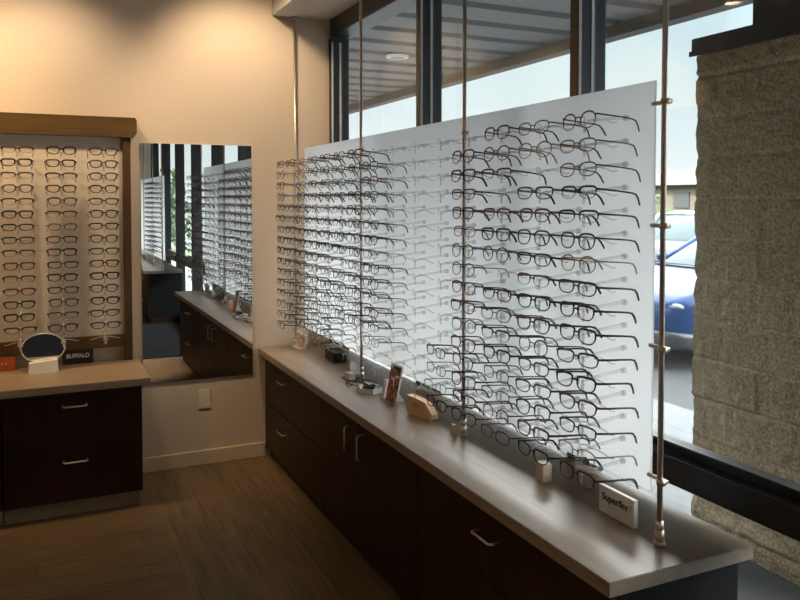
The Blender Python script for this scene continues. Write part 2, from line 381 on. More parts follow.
# ------------------------------------------------------------------ cabinets and worktops
def bar_handle(p0, p1, out, name='handle', parent=None):
    """bent bar pull: two feet and a rod, joined into one tube; out = direction away from the door"""
    p0, p1, out = Vector(p0), Vector(p1), Vector(out); d = (p1 - p0).normalized()
    pts = [p0, p0 + out * .029, p0 + out * .036 + d * .007, p1 + out * .036 - d * .007, p1 + out * .029, p1]
    up = Vector((0, 0, 1)) if abs(d.z) < .5 else Vector((0, 1, 0)) if abs(out.x) > .5 else Vector((1, 0, 0))
    return MB().tube(pts, .0042, None, d.cross(out), False, 8).build(name, M['nickel'], parent, True)

ZT = .683
def window_credenza(dy, far):
    """the run of three cabinets under the windows, its worktop, rods and frosted display panels"""
    where = 'of the second run seen in the mirror' if far else None
    mats = M['espresso']
    cuts = [4.70, 3.63, 2.553, 1.475]
    names = ['two-drawer', 'double-door', 'drawer']
    labs = ['dark espresso two-drawer cabinet in the corner under the window display',
            'dark espresso double-door cabinet in the middle under the window display',
            'dark espresso cabinet with one wide drawer at the near end of the window run'] if not far else \
           ['dark espresso two-drawer cabinet at the rear end of the mirrored second run',
            'dark espresso double-door cabinet in the middle of the mirrored second run',
            'dark espresso drawer cabinet at the front end of the mirrored second run']
    if far: cuts = [4.695, 3.63, 2.553, 1.475]
    for k in range(3):
        ya, yb = cuts[k + 1] + dy, cuts[k] + dy
        if k == 0 and not far: yb -= .003
        c = thing('base_cabinet', labs[k], 'cabinet', (1.48, (ya + yb) / 2, 0), 0, 'cabinets under the far window run' if far else 'cabinets under the window display')
        b = MB().box(1.29, 1.70, ya, yb, .07, ZT - .038); b.build('body', M['black_end'], c)
        MB().box(1.30, 1.68, ya + .002, yb - .002, .0, .07).build('toe_kick', M['espresso'], c)
        z0, z1 = .06, ZT - .042; g = .0015
        if k == 0:
            for za, zb, hz in ((z0, .345, .262), (.349, z1, .552)):
                d = MB().box(1.27, 1.29, ya + g, yb - g, za, zb, .0015).build('drawer', mats, c)
                ym = ya + .6 * (yb - ya)
                bar_handle((1.27, ym - .055, hz), (1.27, ym + .055, hz), (-1, 0, 0), 'handle', d)
        elif k == 1:
            ym = (ya + yb) / 2 + .06
            for y0, y1, hy in ((ym, yb, ym + .075), (ya, ym, ym - .075)):
                d = MB().box(1.27, 1.29, y0 + g, y1 - g, z0, z1, .0015).build('door', mats, c)
                bar_handle((1.27, hy, .47), (1.27, hy, .58), (-1, 0, 0), 'handle', d)
        else:
            for za, zb, hz in ((.40, z1, .545), (z0, .396, None)):
                d = MB().box(1.27, 1.29, ya + g, yb - g, za, zb, .0015).build('drawer', mats, c)
                if hz: bar_handle((1.27, (ya + yb) / 2 - .02, hz), (1.27, (ya + yb) / 2 + .09, hz), (-1, 0, 0), 'handle', d)
                else: bar_handle((1.27, (ya + yb) / 2 - .02, .26), (1.27, (ya + yb) / 2 + .09, .26), (-1, 0, 0), 'handle', d)
    tag(MB().box(1.225, 1.712, 1.435 + dy, YB - .003 + dy, ZT - .038, ZT, .002).build('worktop', M['counter_y']),
        'long grey-brown wood laminate worktop of the second run seen in the mirror' if far else 'long grey-brown wood laminate worktop under the window display', 'worktop')
    # steel rods from worktop to soffit
    rl = ['slim steel rod at the near right end of the frosted panels', 'slim steel rod between the empty panel and the near filled panel',
          'slim steel rod between the far filled panel and the middle panel', 'slim steel rod in the corner by the back wall']
    if far: rl = [s + ' of the mirrored second display' for s in ('near steel rod', 'second steel rod', 'third steel rod', 'last steel rod')]
    for k, (xr, y) in enumerate(((1.483, 1.541), (1.483, 2.585), (1.483, 3.63), (1.462, 4.665))):
        y += dy
        r = thing('support_rod', rl[k], 'support rod', (xr, y, ZT), 0, 'far support rods' if far else 'steel support rods')
        MB().cyl((xr, y, ZT + .002), (xr, y, 2.738), .0075, None, 16).build('rod', M['metal'], r, True)
        b = MB().cyl((xr, y, ZT), (xr, y, ZT + .012), .0155).cyl((xr, y, ZT + .012), (xr, y, ZT + .042), .0125).cyl((xr, y, ZT + .042), (xr, y, ZT + .066), .0105)
        b.build('base_ferrule', M['metal'], r, True)
        MB().cyl((xr, y, 2.718), (xr, y, 2.739), .013).build('top_ferrule', M['metal'], r, True)
        for zc in (1.857, 1.532, 1.207, .853):
            if k == 3: continue
            sgn = 1
            b = MB().cyl((1.483, y - .004, zc - .007), (1.483, y - .004, zc + .007), .0125)
            if k == 0: b.cyl((1.4975, y - .010, zc), (1.4975, y + .058, zc), .0062, None, 10)
            else: b.cyl((1.4865, y - .022, zc), (1.4865, y + .022, zc), .0055, None, 10)
            b.build('panel_clamp', M['metal'], r, True)

window_credenza(0, False)
DY2 = -5.70
window_credenza(DY2, True)

# left cabinet run on the back wall
LCX = .478
for k, (xa, xb) in enumerate(((-.172, LCX), (-.826, -.176), (-1.48, -.83))):
    c = thing('base_cabinet', ['dark red-brown two-drawer cabinet under the wall display, right-hand unit', 'dark red-brown two-drawer cabinet at the left edge of the photo', 'dark red-brown two-drawer cabinet beyond the left edge of the photo'][k],
              'cabinet', ((xa + xb) / 2, 4.44, 0), 0, 'cabinets under the wall display')
    MB().box(xa, xb, 4.20, YB - .003, .085, ZT - .038).build('body', M['black_end'], c)
    MB().box(xa + .001, xb - .012 if k == 0 else xb - .001, 4.225, YB - .003, 0, .085).build('toe_kick', M['toe'], c)
    for za, zb in ((.086, .363), (.367, ZT - .040)):
        d = MB().box(xa + .002, xb - .002, 4.18, 4.20, za, zb, .0015).build('drawer', M['espresso_red'], c)
        hz = zb - .072; xm = (xa + xb) / 2
        bar_handle((xm - .055, 4.18, hz), (xm + .055, 4.18, hz), (0, -1, 0), 'handle', d)
tag(MB().box(-1.50, .515, 4.135, YB - .003, ZT - .038, ZT, .002).build('worktop', M['counter_x']), 'light wood laminate worktop below the wood-framed wall display', 'worktop')

# ------------------------------------------------------------------ wall mirror, outlet, mat
w = thing('wall_mirror', 'large frameless rectangular mirror on the back wall between the two displays', 'mirror', (.866, YB, .523))
MB().box(.541, 1.191, YB - .008, YB - .0035, .523, 1.930).build('mirror_glass', M['mirror'], w)
MB().box(.540, 1.192, YB - .0035, YB - .0008, .522, 1.931).build('backing', M['glint_trim'], w)

o = thing('wall_outlet', 'cream duplex electrical outlet low on the back wall below the mirror', 'outlet', (.893, YB, .342))
MB().box(.858, .928, YB - .006, YB - .0005, .342, .457, .002).build('cover_plate', M['outlet'], o)
for z in (.376, .424):
    b = MB().cyl((.893, YB - .0065, z), (.893, YB - .005, z), .0165, None, 20); r = b.build('receptacle', M['white'], o)
    b = MB().box(.885, .888, YB - .0075, YB - .006, z - .001, z + .009).box(.898, .901, YB - .0075, YB - .006, z - .001, z + .009).cyl((.893, YB - .0075, z - .008), (.893, YB - .006, z - .008), .0028, None, 8)
    b.build('slots', M['slot'], r)
tag(MB().box(-1.2, 1.68, -1.0, 1.30, 0, .008, .003).build('entrance_mat', M['mat']), 'dark blue-grey carpet mat on the floor, seen in the mirror', 'mat')

# ------------------------------------------------------------------ acrylic peg arms, display panels
def arm_mesh():
    """peg in local axes: cap at the panel (x=0), bar reaching out along -x and dipping, with nose rest, two wings and a hanging price plate"""
    b = MB()
    b.cyl((0, 0, 0), (-.010, 0, 0), .0085, None, 12)
    b.tube([(-.004, 0, 0), (-.04, 0, -.002), (-.10, 0, -.0085), (-.150, 0, -.016)], [.0032] * 4, [.0060, .0052, .0045, .004], (0, 0, 1), False, 6)
    b.tube([(-.152, -.012, -.026), (-.155, -.007, -.008), (-.156, 0, -.003), (-.155, .007, -.008), (-.152, .012, -.026)], .0022, .0022, (1, 0, 0), False, 5)
    for s in (-1, 1):
        b.tube([(-.120, 0, -.012), (-.116, s * .02, -.010), (-.110, s * .045, -.016), (-.104, s * .066, -.024), (-.102, s * .078, -.022)], [.003, .0026, .0024, .0022, .002], None, (0, 0, 1), False, 5)
    b.box(-.150, -.148, -.0055, .0055, -.046, -.014)
    return b.mesh('acrylic_arm', M['acrylic'], False)
ARM = arm_mesh()
ARMW = ARM.copy(); ARMW.materials.clear(); ARMW.materials.append(M['acrylic_m'])
COLS_NEAR = [1.700, 1.905, 2.115, 2.325, 2.530]
COLS_MID = [2.745, 2.950, 3.150, 3.345, 3.545]
COLS_FAR = [3.745, 3.950, 4.155, 4.350, 4.545]
ZROW = [1.8295 - k * .0647 for k in range(16)]
XP = 1.500
def panel(dy, ya, yb, cols, label, rows=ZROW):
    p = thing('display_panel', label, 'display panel', (XP, (ya + yb) / 2 + dy, .806), 0, None)
    MB().box(XP, XP + .006, ya + dy, yb + dy, .806, 1.920, .001).build('frosted_sheet', M['frost'], p)
    o0 = world_loc(p)
    for y in cols:
        for z in rows:
            a = bpy.data.objects.new('acrylic_arm', ARM); COL.objects.link(a); a.parent = p
            a.location = Vector((XP - .0002, y + dy, z)) - o0
    return p
panel(0, 1.593, 2.584, COLS_NEAR, 'frosted white acrylic display panel at the near right end, full of eyeglasses')
panel(0, 2.586, 3.629, COLS_MID, 'frosted white acrylic display panel in the middle, mostly empty of eyeglasses')
panel(0, 3.631, 4.60, COLS_FAR, 'frosted white acrylic display panel at the far end by the back wall')
panel(DY2, 3.631, 4.60, COLS_FAR, 'frosted display panel at the front of the second run seen in the mirror')
panel(DY2, 2.586, 3.629, [], 'frosted display panel in the middle of the second run seen in the mirror')
panel(DY2, 1.593, 2.584, [], 'frosted display panel at the rear of the second run seen in the mirror')

# wall display in a wooden frame
YD = YB - .028
wd = thing('wall_display', 'wood-framed eyeglass display board on the back wall above the left worktop', 'wall display', (-.10, YB, .687))
XL = -.72
MB().box(XL - .03, .448, YD, YB - .001, .815, 1.965).build('backing_board', M['linen'], wd)
# rails and stiles stand proud of the board
MB().prism([(XL - .09, 1.955), (.500, 1.955), (.516, 1.978), (.516, 2.052), (.507, 2.066), (XL - .09, 2.066)], 1, YB - .075, YB - .001).build('top_rail', M['frame_wood'], wd)
MB().box(.440, .482, YB - .058, YB - .001, ZT + .001, 1.955, .003).build('side_stile', M['frame_wood_v'], wd)
MB().box(XL - .06, XL - .018, YB - .058, YB - .001, ZT + .001, 1.955, .003).build('side_stile', M['frame_wood_v'], wd)
MB().box(XL - .018, .440, YB - .058, YB - .001, .765, .833, .003).build('bottom_rail', M['frame_wood'], wd)
WCOLS = [.328, .117, -.094, -.305, -.516]
WZ = [1.873 - k * .0680 for k in range(16)]
o0 = world_loc(wd)
for x in WCOLS:
    for z in WZ[:16]:
        a = bpy.data.objects.new('acrylic_arm', ARMW); COL.objects.link(a); a.parent = wd
        a.location = Vector((x, YD - .0002, z)) - o0; a.rotation_euler = (0, 0, R(90))

# ------------------------------------------------------------------ eyeglasses
def lens_outline(w, h, n, flare, drop, N=26):
    pts = []
    for k in range(N):
        t = 2 * math.pi * k / N
        c, s_ = math.cos(t), math.sin(t)
        n_ = n if s_ >= 0 else min(n, 2.5)
        y = w / 2 * math.copysign(abs(c) ** (2 / n_), c); z = h / 2 * math.copysign(abs(s_) ** (2 / n_), s_)
        y *= 1 + flare * z / (h / 2); z += drop * (y / (w / 2)) ** 2
        pts.append((y, z))
    return pts
def glasses_parts(w, h, n, flare, rt, rb, bridge, tw, th, bold=1.):
    """returns bmeshes (front, lens_a, lens_b, temple_a, temple_b); front faces -x, temples run to +x; rt/rb = rim half-thickness top/bottom"""
    w *= 1.15; h *= .95; rt *= 1.45 * bold; rb *= 1.1 * bold; tw *= 1.4; th *= 1.25
    out = lens_outline(w, h, n, flare, 0)
    yc = bridge / 2 + w / 2
    def X(y): return .18 * y * y / .07 * .07 * 4
    front = MB(); lens = []
    for s in (-1, 1):
        pts = []; rad = []
        for y, z in out:
            yy = s * yc + s * y
            pts.append((X(yy), yy, z)); f = min(1, max(0, .5 + z / h * 1.6)); rad.append(rb + (rt - rb) * f)
        front.tube(pts, .0018 if rt > .0015 else .0011, rad, (1, 0, 0), True, 6) if False else front.tube(pts, rad, [max(.0012, r * .8) for r in rad], (1, 0, 0), True, 6)
        lb = MB(); c = lb.b.verts.new((X(s * yc) - .0012, s * yc, 0)); ring = [lb.b.verts.new((X(s * yc + s * y) , s * yc + s * y, z)) for y, z in out]
        for k in range(len(ring)): lb.b.faces.new((c, ring[k], ring[(k + 1) % len(ring)]))
        lens.append(lb)
        ye = s * (yc + w / 2 * (1 + flare * .5)); zh = h * .28
        front.tube([(X(ye) - .0005, ye - s * .003, zh), (X(ye) + .001, ye + s * .003, zh), (X(ye) + .008, ye + s * .0045, zh)], max(.0014, rt * .9), max(.0016, rt * 1.1), (0, 0, 1), False, 6)
    front.tube([(0, -bridge / 2 - .002, h * .14), (-.0008, -bridge / 4, h * .20), (-.001, 0, h * .215), (-.0008, bridge / 4, h * .20), (0, bridge / 2 + .002, h * .14)], max(.0012, rt * .8), max(.0014, rt), (1, 0, 0), False, 6)
    temples = []
    for s in (-1, 1):
        ye = s * (yc + w / 2 * (1 + flare * .5) + .0045); zh = h * .28; x0 = X(ye) + .004
        tb = MB()
        tb.tube([(x0, ye, zh), (x0 + .03, ye + s * .002, zh), (x0 + .065, ye + s * .002, zh + .0005), (x0 + .100, ye, zh), (x0 + .114, ye - s * .001, zh - .002), (x0 + .124, ye - s * .003, zh - .011), (x0 + .134, ye - s * .006, zh - .027)],
                [tw, tw, tw * .95, tw * .95, tw, tw * 1.05, tw * .9], [th, th * .95, th * .85, th * .85, th * 1.0, th * 1.15, th * 1.0], (0, 0, 1), False, 6)
        temples.append(tb)
    return front, lens[0], lens[1], temples[0], temples[1]

FM = {k: pbr('frame ' + k, c, r, mt, spec=.3, var=.1 if k != 'tortoise' else .45, scale=80) for k, c, r, mt in (
    ('black', (.010, .010, .012), .3, 0), ('matte black', (.02, .02, .022), .55, 0), ('dark brown', (.045, .022, .014), .3, 0), ('tortoise', (.10, .045, .018), .3, 0),
    ('gunmetal', (.045, .045, .05), .4, .5), ('gold', (.25, .15, .07), .35, .8), ('silver', (.2, .2, .21), .35, .8), ('burgundy', (.10, .015, .03), .3, 0), ('navy', (.02, .03, .08), .3, 0), ('bronze', (.07, .045, .03), .4, .5))}
#          shape word      w     h    n   flare  rt     rb    bridge tw     th
SHAPES = {'rectangular': (.052, .033, 3.6, .09, .0018, .0015, .018, .0013, .0024),
          'round':       (.047, .043, 2.1, .02, .0015, .0013, .021, .0011, .0017),
          'square':      (.050, .037, 4.0, .09, .0021, .0017, .018, .0014, .0026),
          'half-rim':    (.052, .032, 3.4, .08, .0019, .0006, .018, .0012, .0022),
          'cat-eye':     (.052, .036, 2.9, .16, .0021, .0015, .017, .0013, .0024),
          'oval':        (.050, .034, 2.6, .04, .0013, .0012, .019, .0011, .0017),
          'panto':       (.048, .040, 2.8, .12, .0018, .0015, .020, .0012, .0020)}
VAR = [('black', 'rectangular', 8), ('black', 'square', 7), ('matte black', 'half-rim', 5), ('black', 'panto', 7), ('gunmetal', 'rectangular', 5), ('gunmetal', 'round', 5), ('gunmetal', 'oval', 4),
       ('dark brown', 'panto', 4), ('tortoise', 'square', 4), ('burgundy', 'cat-eye', 2), ('navy', 'rectangular', 3), ('gold', 'round', 2), ('silver', 'oval', 2), ('bronze', 'half-rim', 3), ('black', 'cat-eye', 3), ('bronze', 'oval', 2)]
MESH = {}; ONE = {}
for c, s, _ in VAR:
    names = ('front_frame', 'lens', 'lens', 'temple', 'temple')
    MESH[c, s] = [b.mesh(nm, M['lens'] if nm == 'lens' else FM[c], nm != 'lens') for nm, b in zip(names, glasses_parts(*SHAPES[s]))]
    MESH[c, s, 'wall'] = [b.mesh(nm, M['lens'] if nm == 'lens' else FM[c], nm != 'lens') for nm, b in zip(names, glasses_parts(*SHAPES[s], 1.35))]
    allb = bmesh.new()
    for me in (MESH[c, s][0], MESH[c, s][3], MESH[c, s][4]): allb.from_mesh(me)
    me = bpy.data.meshes.new('eyeglasses'); allb.to_mesh(me); allb.free(); me.materials.append(FM[c]); ONE[c, s] = me
PROTO = {}
def eyeglasses(var, loc, rz, ry, label, group, sc=1.):
    if var not in PROTO:
        g = thing('eyeglasses', label, 'eyeglasses', loc, rz, group, ry)
        for nm, me in zip(('front_frame', 'lens', 'lens', 'temple', 'temple'), MESH[var]):
            o = bpy.data.objects.new(nm, me); COL.objects.link(o); o.parent = g
        PROTO[var] = g
    else: g = dup(PROTO[var], loc, rz, label, group, ry)
    g.scale = sc if isinstance(sc, tuple) else (sc, sc, sc); return g
POOL = [(c, s) for c, s, n in VAR for _ in range(n)]
ORD = ['top row', 'second row down', 'third row down', 'fourth row down', 'fifth row down', 'sixth row down', 'seventh row down', 'eighth row down', 'ninth row down', 'tenth row down',
       'eleventh row down', 'twelfth row down', 'thirteenth row down', 'fourteenth row down', 'fifteenth row down', 'bottom row']
NTH = ['', 'second ', 'third ', 'fourth ', 'fifth ']
def pick(fixed=None): return fixed or random.choice(POOL)
TILT = R(5)
def hang(y, z, label, group, var, dy=0):
    eyeglasses(var, (XP - .172 + random.uniform(-.003, .003), y + dy + random.uniform(-.003, .003), z - .016 + random.uniform(-.0015, .0015)), R(random.uniform(-4, 4)), TILT + R(random.uniform(-1.2, 1.2)), label, group, (lambda q: (1.02 * q, 1.13 * q, 1.06 * q))(random.uniform(1., 1.06)))
FIX = {(0, 0): ('gunmetal', 'panto'), (0, 1): ('black', 'oval'), (0, 2): ('black', 'panto')}
HAVE = lambda v: v if v in MESH else ('black', 'rectangular')
SKIP = {(0, 3), (2, 1), (3, 2), (7, 2)}
G1 = 'eyeglasses on the near frosted panel'
for ci in range(5):
    for r in range(16):
        if ci == 4 and r < 12: continue
        if ci < 4 and (r, ci) in SKIP: continue
        v = pick({(0, 0): ('gunmetal', 'round'), (0, 2): ('black', 'panto'), (0, 1): ('gunmetal', 'oval'), (1, 0): ('bronze', 'oval'), (1, 1): ('gold', 'round'), (1, 2): ('gunmetal', 'round'), (1, 3): ('black', 'panto'),
                  (2, 3): ('black', 'square'), (2, 2): ('matte black', 'half-rim'), (2, 0): ('gunmetal', 'oval'), (3, 3): ('black', 'rectangular'), (3, 1): ('gunmetal', 'rectangular'), (3, 0): ('matte black', 'half-rim'),
                  (10, 0): ('black', 'rectangular'), (11, 0): ('black', 'square'), (15, 4): ('burgundy', 'cat-eye'), (15, 3): ('black', 'panto'), (12, 4): ('navy', 'rectangular')}.get((r, ci)))
        hang(COLS_NEAR[ci], ZROW[r], '%s %s eyeglasses, %s, %scolumn from the right-hand rod' % (v[0], v[1], ORD[r], NTH[ci]), G1, v)
G2 = 'eyeglasses on the middle frosted panel'
for r in range(1, 14):
    v = pick({11: ('burgundy', 'cat-eye'), 9: ('black', 'panto'), 6: ('black', 'square'), 5: ('black', 'rectangular')}.get(r))
    hang(COLS_MID[2], ZROW[r], '%s %s eyeglasses, %s, single column right of the thin far rod' % (v[0], v[1], ORD[r]), G2, v)
G3 = 'eyeglasses on the far frosted panel'
for ci, y in enumerate([3.345, 3.545] + COLS_FAR):
    for r in range(16):
        if random.random() < .07 or (ci == 0 and r in (13, 14, 15)) or (ci == 1 and r > 13): continue
        v = pick()
        n = 6 - ci
        word = ['leftmost column by the back wall'] + [w + ' window-display column from the back wall' for w in ('second', 'third', 'fourth', 'fifth', 'sixth', 'seventh')]
        hang(y, ZROW[r], '%s %s eyeglasses, %s, %s' % (v[0], v[1], ORD[r], word[n]), G3, v)
G4 = 'eyeglasses on the wood-framed wall display'
random.seed(11)
WPOOL = [(c, s) for c, s in POOL if s in ('rectangular', 'square', 'half-rim', 'cat-eye', 'oval', 'panto') and c not in ('silver',)] + [('dark brown', 'panto'), ('tortoise', 'square')] * 6
for ci, x in enumerate(WCOLS[:3]):
    for r in range(15):
        v = random.choice(WPOOL)
        eyeglasses((*v, 'wall'), (x + random.uniform(-.003, .003), YD - .158, WZ[r] - .009), R(90 + random.uniform(-2.5, 2.5)), R(5 + random.uniform(-1, 1)),
                   '%s %s eyeglasses, %s, %s column of wood-framed wall display' % (v[0], v[1], ORD[r], ('right', 'middle', 'left')[ci]), G4, 1.04)
# second display: small in the mirror, one mesh each
random.seed(3)
for ci, y in enumerate(COLS_FAR[1:]):
    for r in range(0, 15):
        v = random.choice(POOL)
        o = bpy.data.objects.new('eyeglasses', ONE[v]); COL.objects.link(o); o.location = (XP - .158, y + DY2, ZROW[r] - .009); o.rotation_euler = (0, TILT, R(random.uniform(-4, 4)))
        tag(o, '%s %s eyeglasses, %s, %scolumn of mirrored second display' % (v[0], v[1], ORD[r], ('third ', 'second ', 'middle ', 'first ')[ci]), 'eyeglasses', 'eyeglasses on the second display in the mirror')

# ------------------------------------------------------------------ things on the window worktop
Z = ZT + .0005
# Superflex sign
t = thing('sign_block', 'white block sign with black Superflex lettering at the near end of the worktop', 'sign', (1.503, 1.72, ZT))
MB().box(1.490, 1.505, 1.646, 1.795, Z, Z + .079, .0015).build('block', M['white'], t)
a = text_mesh('lettering', 'Super', .030, M['ink'], t, (1.4893, 1.779, ZT + .050), (R(90), 0, R(-90)), .0005, align='LEFT')
wa = max(v.co.x for v in a.data.vertices)
text_mesh('lettering', 'flex', .030, M['ink'], t, (1.4893, 1.779 - wa + .0025, ZT + .050), (R(90), 0, R(-90)), .0001, .25, align='LEFT', sx=.9)
MB().tube([(1.4893, 1.664, ZT + .057), (1.4893, 1.660, ZT + .060), (1.4893, 1.657, ZT + .056), (1.4893, 1.660, ZT + .050), (1.4893, 1.661, ZT + .044)], .0013, .0006, (1, 0, 0), False, 5).build('red_mark', M['redink'], t)
# small cream block
tag(MB().box(1.466, 1.502, 2.040, 2.084, Z, Z + .060, .002).build('card_block', M['cream']), 'small plain cream block standing under the near frosted panel', 'card holder')
# wooden block by the second rod
tag(MB().box(1.446, 1.463, 2.598, 2.622, Z, Z + .044, .002).build('wooden_block', M['tan']), 'tiny orange-tan block at the foot of the second rod', 'block')
# tan card box with cut corner
def rotated(o, rz): o.rotation_euler = (0, 0, R(rz)); return o
b = thing('cut_corner_block', 'tan block sign with a slanted cut corner beside the leaning portrait card', 'sign', (1.460, 2.905, ZT))
bb = MB().prism([(-.080, 0), (.062, 0), (.078, .012), (.080, .078), (.02, .076), (-.02, .072), (-.045, .068), (-.092, .026), (-.096, .008), (-.088, 0)], 0, -.016, .016)
me = bb.mesh('block', M['tan'], False, (0, 0, 0)); o = bpy.data.objects.new('block', me); COL.objects.link(o); o.parent = b; o.location = (0, 0, .0006)
bb = MB()
for k, (y, wd_) in enumerate(((.040, .006), (.031, .007), (.021, .006), (.012, .007), (.002, .006))): bb.box(-.0168, -.016, y - wd_ / 2, y + wd_ / 2, .044, .0475)
bb.box(-.0168, -.016, .008, .026, .036, .0375)
o = bpy.data.objects.new('printed_mark', bb.mesh('printed_mark', M['ink'], False, (0, 0, 0))); COL.objects.link(o); o.parent = b; o.location = (0, 0, 0)
b.rotation_euler = (0, 0, R(12))
# portrait card leaning back in a white holder
t = thing('portrait_card', 'tall card printed with an orange-lit portrait, leaning back beside the hexagonal tray', 'photo card', (1.432, 3.155, ZT))
lean = .20
def slab(y0, y1, z0, z1, x0, x1):
    b = MB().box(x0, x1, y0, y1, z0, z1, .0008)
    for v in b.b.verts: v.co.x += (v.co.z - ZT) * lean
    return b
slab(3.098, 3.212, Z, ZT + .172, 1.428, 1.436).build('card', M['white'], t)
slab(3.101, 3.209, ZT + .004, ZT + .150, 1.4268, 1.428).build('portrait_print', M['portrait'], t)
b = slab(3.101, 3.180, ZT + .150, ZT + .164, 1.4265, 1.428); b.build('black_banner', M['black'], t)
MB().prism([(1.436, 0 + Z), (1.50, 0 + Z), (1.4445, ZT + .08), (1.4435, ZT + .08), (1.4375, Z + .002)], 1, 3.15, 3.16).build('easel_back', M['white'], t)
# white upright next to the tray
tag(slab(3.235, 3.262, Z, ZT + .085, 1.432, 1.441).build('card_stand', M['white']), 'slim white upright card between the tray and the portrait card', 'card')
# hexagonal tray
t = thing('hexagonal_tray', 'white hexagonal tray at the foot of the portrait card', 'tray', (1.425, 3.39, ZT))
hexa = lambda r, n=6: [(1.425 + r * math.cos(R(60 * k + 20)), 3.385 + r * 1.15 * math.sin(R(60 * k + 20))) for k in range(n)]
MB().prism(hexa(.058), 2, Z, Z + .008).build('base', M['white'], t)
b = MB()
ho, hi = hexa(.060), hexa(.054)
for k in range(6):
    a, c, d, e = ho[k], ho[(k + 1) % 6], hi[(k + 1) % 6], hi[k]
    b.prism([a, c, d, e], 2, Z, Z + .024)
b.build('rim', M['white'], t)
c = thing('glasses_case', 'small dark blue-grey case lying in the white hexagonal tray', 'glasses case', (1.425, 3.385, Z + .008))
MB().box(1.398, 1.440, 3.338, 3.418, Z + .0085, Z + .026, .006).build('case_base', M['navy'], c)
MB().box(1.398, 1.440, 3.338, 3.418, Z + .0265, Z + .044, .006).build('case_lid', M['navy'], c)
# folded black glasses behind the tray
pd = thing('folded_eyeglasses', 'black eyeglasses lying on the worktop behind the hexagonal tray', 'eyeglasses', (1.40, 3.52, ZT + .018), R(-70), None, 0)
for nm, me in zip(('front_frame', 'lens', 'lens', 'temple', 'temple'), MESH['black', 'square']):
    o = bpy.data.objects.new(nm, me); COL.objects.link(o); o.parent = pd
pd.scale = (.8, .8, .8)
# clear stand around the rod foot
t = thing('acrylic_stand', 'small clear acrylic stand at the foot of the far thin rod', 'display stand', (1.43, 3.66, ZT))
MB().box(1.40, 1.462, 3.60, 3.72, Z, Z + .004).build('base', M['acrylic_b'], t)
MB().box(1.455, 1.460, 3.60, 3.72, Z + .004, Z + .085).build('back', M['acrylic_b'], t)
b = MB().box(1.415, 1.45, 3.625, 3.695, Z + .0045, Z + .035, .003); b.build('insert_card', M['cream'], t)
# black box
t = thing('black_box', 'flat black glasses box lying on the worktop under the far panel', 'box', (1.533, 4.14, ZT))
MB().box(1.495, 1.572, 4.06, 4.22, Z, Z + .034, .003).build('box_base', M['black'], t)
MB().box(1.4935, 1.5735, 4.0585, 4.2215, Z + .0345, Z + .056, .003).build('box_lid', M['black'], t)
# small picture card, rounded corner, in the corner
t = thing('picture_card', 'small cream card with a pastel picture and rounded corner near the back wall', 'photo card', (1.47, 4.55, ZT))
poly = [(4.455, Z + .095), (4.455, Z + .050), (4.463, Z + .025), (4.485, Z + .004), (4.52, Z), (4.645, Z), (4.645, Z + .006), (4.632, Z + .095)]
MB().prism(poly, 0, 1.455, 1.467).build('card', M['cream'], t)
MB().prism([(4.467, Z + .086), (4.467, Z + .053), (4.488, Z + .020), (4.525, Z + .013), (4.622, Z + .013), (4.622, Z + .086)], 0, 1.4542, 1.455).build('picture', M['picture'], t)
MB().box(1.430, 1.455, 4.51, 4.645, Z, Z + .006, .001).build('foot', M['white'], t)
# little boxes beyond, on the second run (seen in the mirror)
# ------------------------------------------------------------------ things on the left worktop
t = thing('sign_block', 'black block sign with white BUFFALO lettering against the back wall', 'sign', (.19, 4.665, ZT))
MB().box(.110, .272, 4.655, 4.672, Z, Z + .082, .001).build('block', M['black'], t)
MB().box(.106, .276, 4.6725, 4.677, Z, Z + .086, .0005).build('pale_border', M['white'], t)
text_mesh('lettering', 'BUFFALO', .032, M['whiteink'], t, (.191, 4.6545, ZT + .046), (R(90), 0, 0), .0009, sx=.9)
t = thing('sign_block', 'orange-red block sign with small white lettering at the left edge of the worktop', 'sign', (-.22, 4.635, ZT))
MB().box(-.330, -.122, 4.622, 4.645, Z, Z + .070, .0015).build('block', M['orange'], t)
b = MB()
for k in range(6):
    x = -.262 + k * .018
    b.box(x, x + .0025, 4.6212, 4.622, Z + .034, Z + .044).box(x + .007, x + .0095, 4.6212, 4.622, Z + .034, Z + .044)
    b.box(x, x + .0095, 4.6212, 4.622, Z + (.0385 if k % 2 else .042), Z + (.0405 if k % 2 else .044))
b.build('printed_mark', M['whiteink'], t)
t = thing('tabletop_mirror', 'oval tabletop mirror with white rim and white base on the left worktop', 'mirror', (.016, 4.52, ZT))
n = 40; cx, cz, ym = .015, ZT + .126, 4.53
def oval(a, bz, y, tilt=.10): return [(cx + a * math.cos(2 * math.pi * k / n), y - tilt * 0 + (bz * math.sin(2 * math.pi * k / n)) * -.01, cz + bz * math.sin(2 * math.pi * k / n)) for k in range(n)]
b = MB(); b.loft([oval(.104, .076, ym), oval(.104, .076, ym - .003)]); b.build('mirror_disc', M['mirror'], t)
MB().tube(oval(.106, .078, ym), .0035, .005, (0, 1, 0), True, 8).build('rim', M['white'], t, True)
MB().prism([(-.055, Z), (.085, Z), (.088, Z + .01), (.084, ZT + .066), (-.054, ZT + .056), (-.058, Z + .01)], 1, 4.485, 4.522).build('base', M['white'], t)

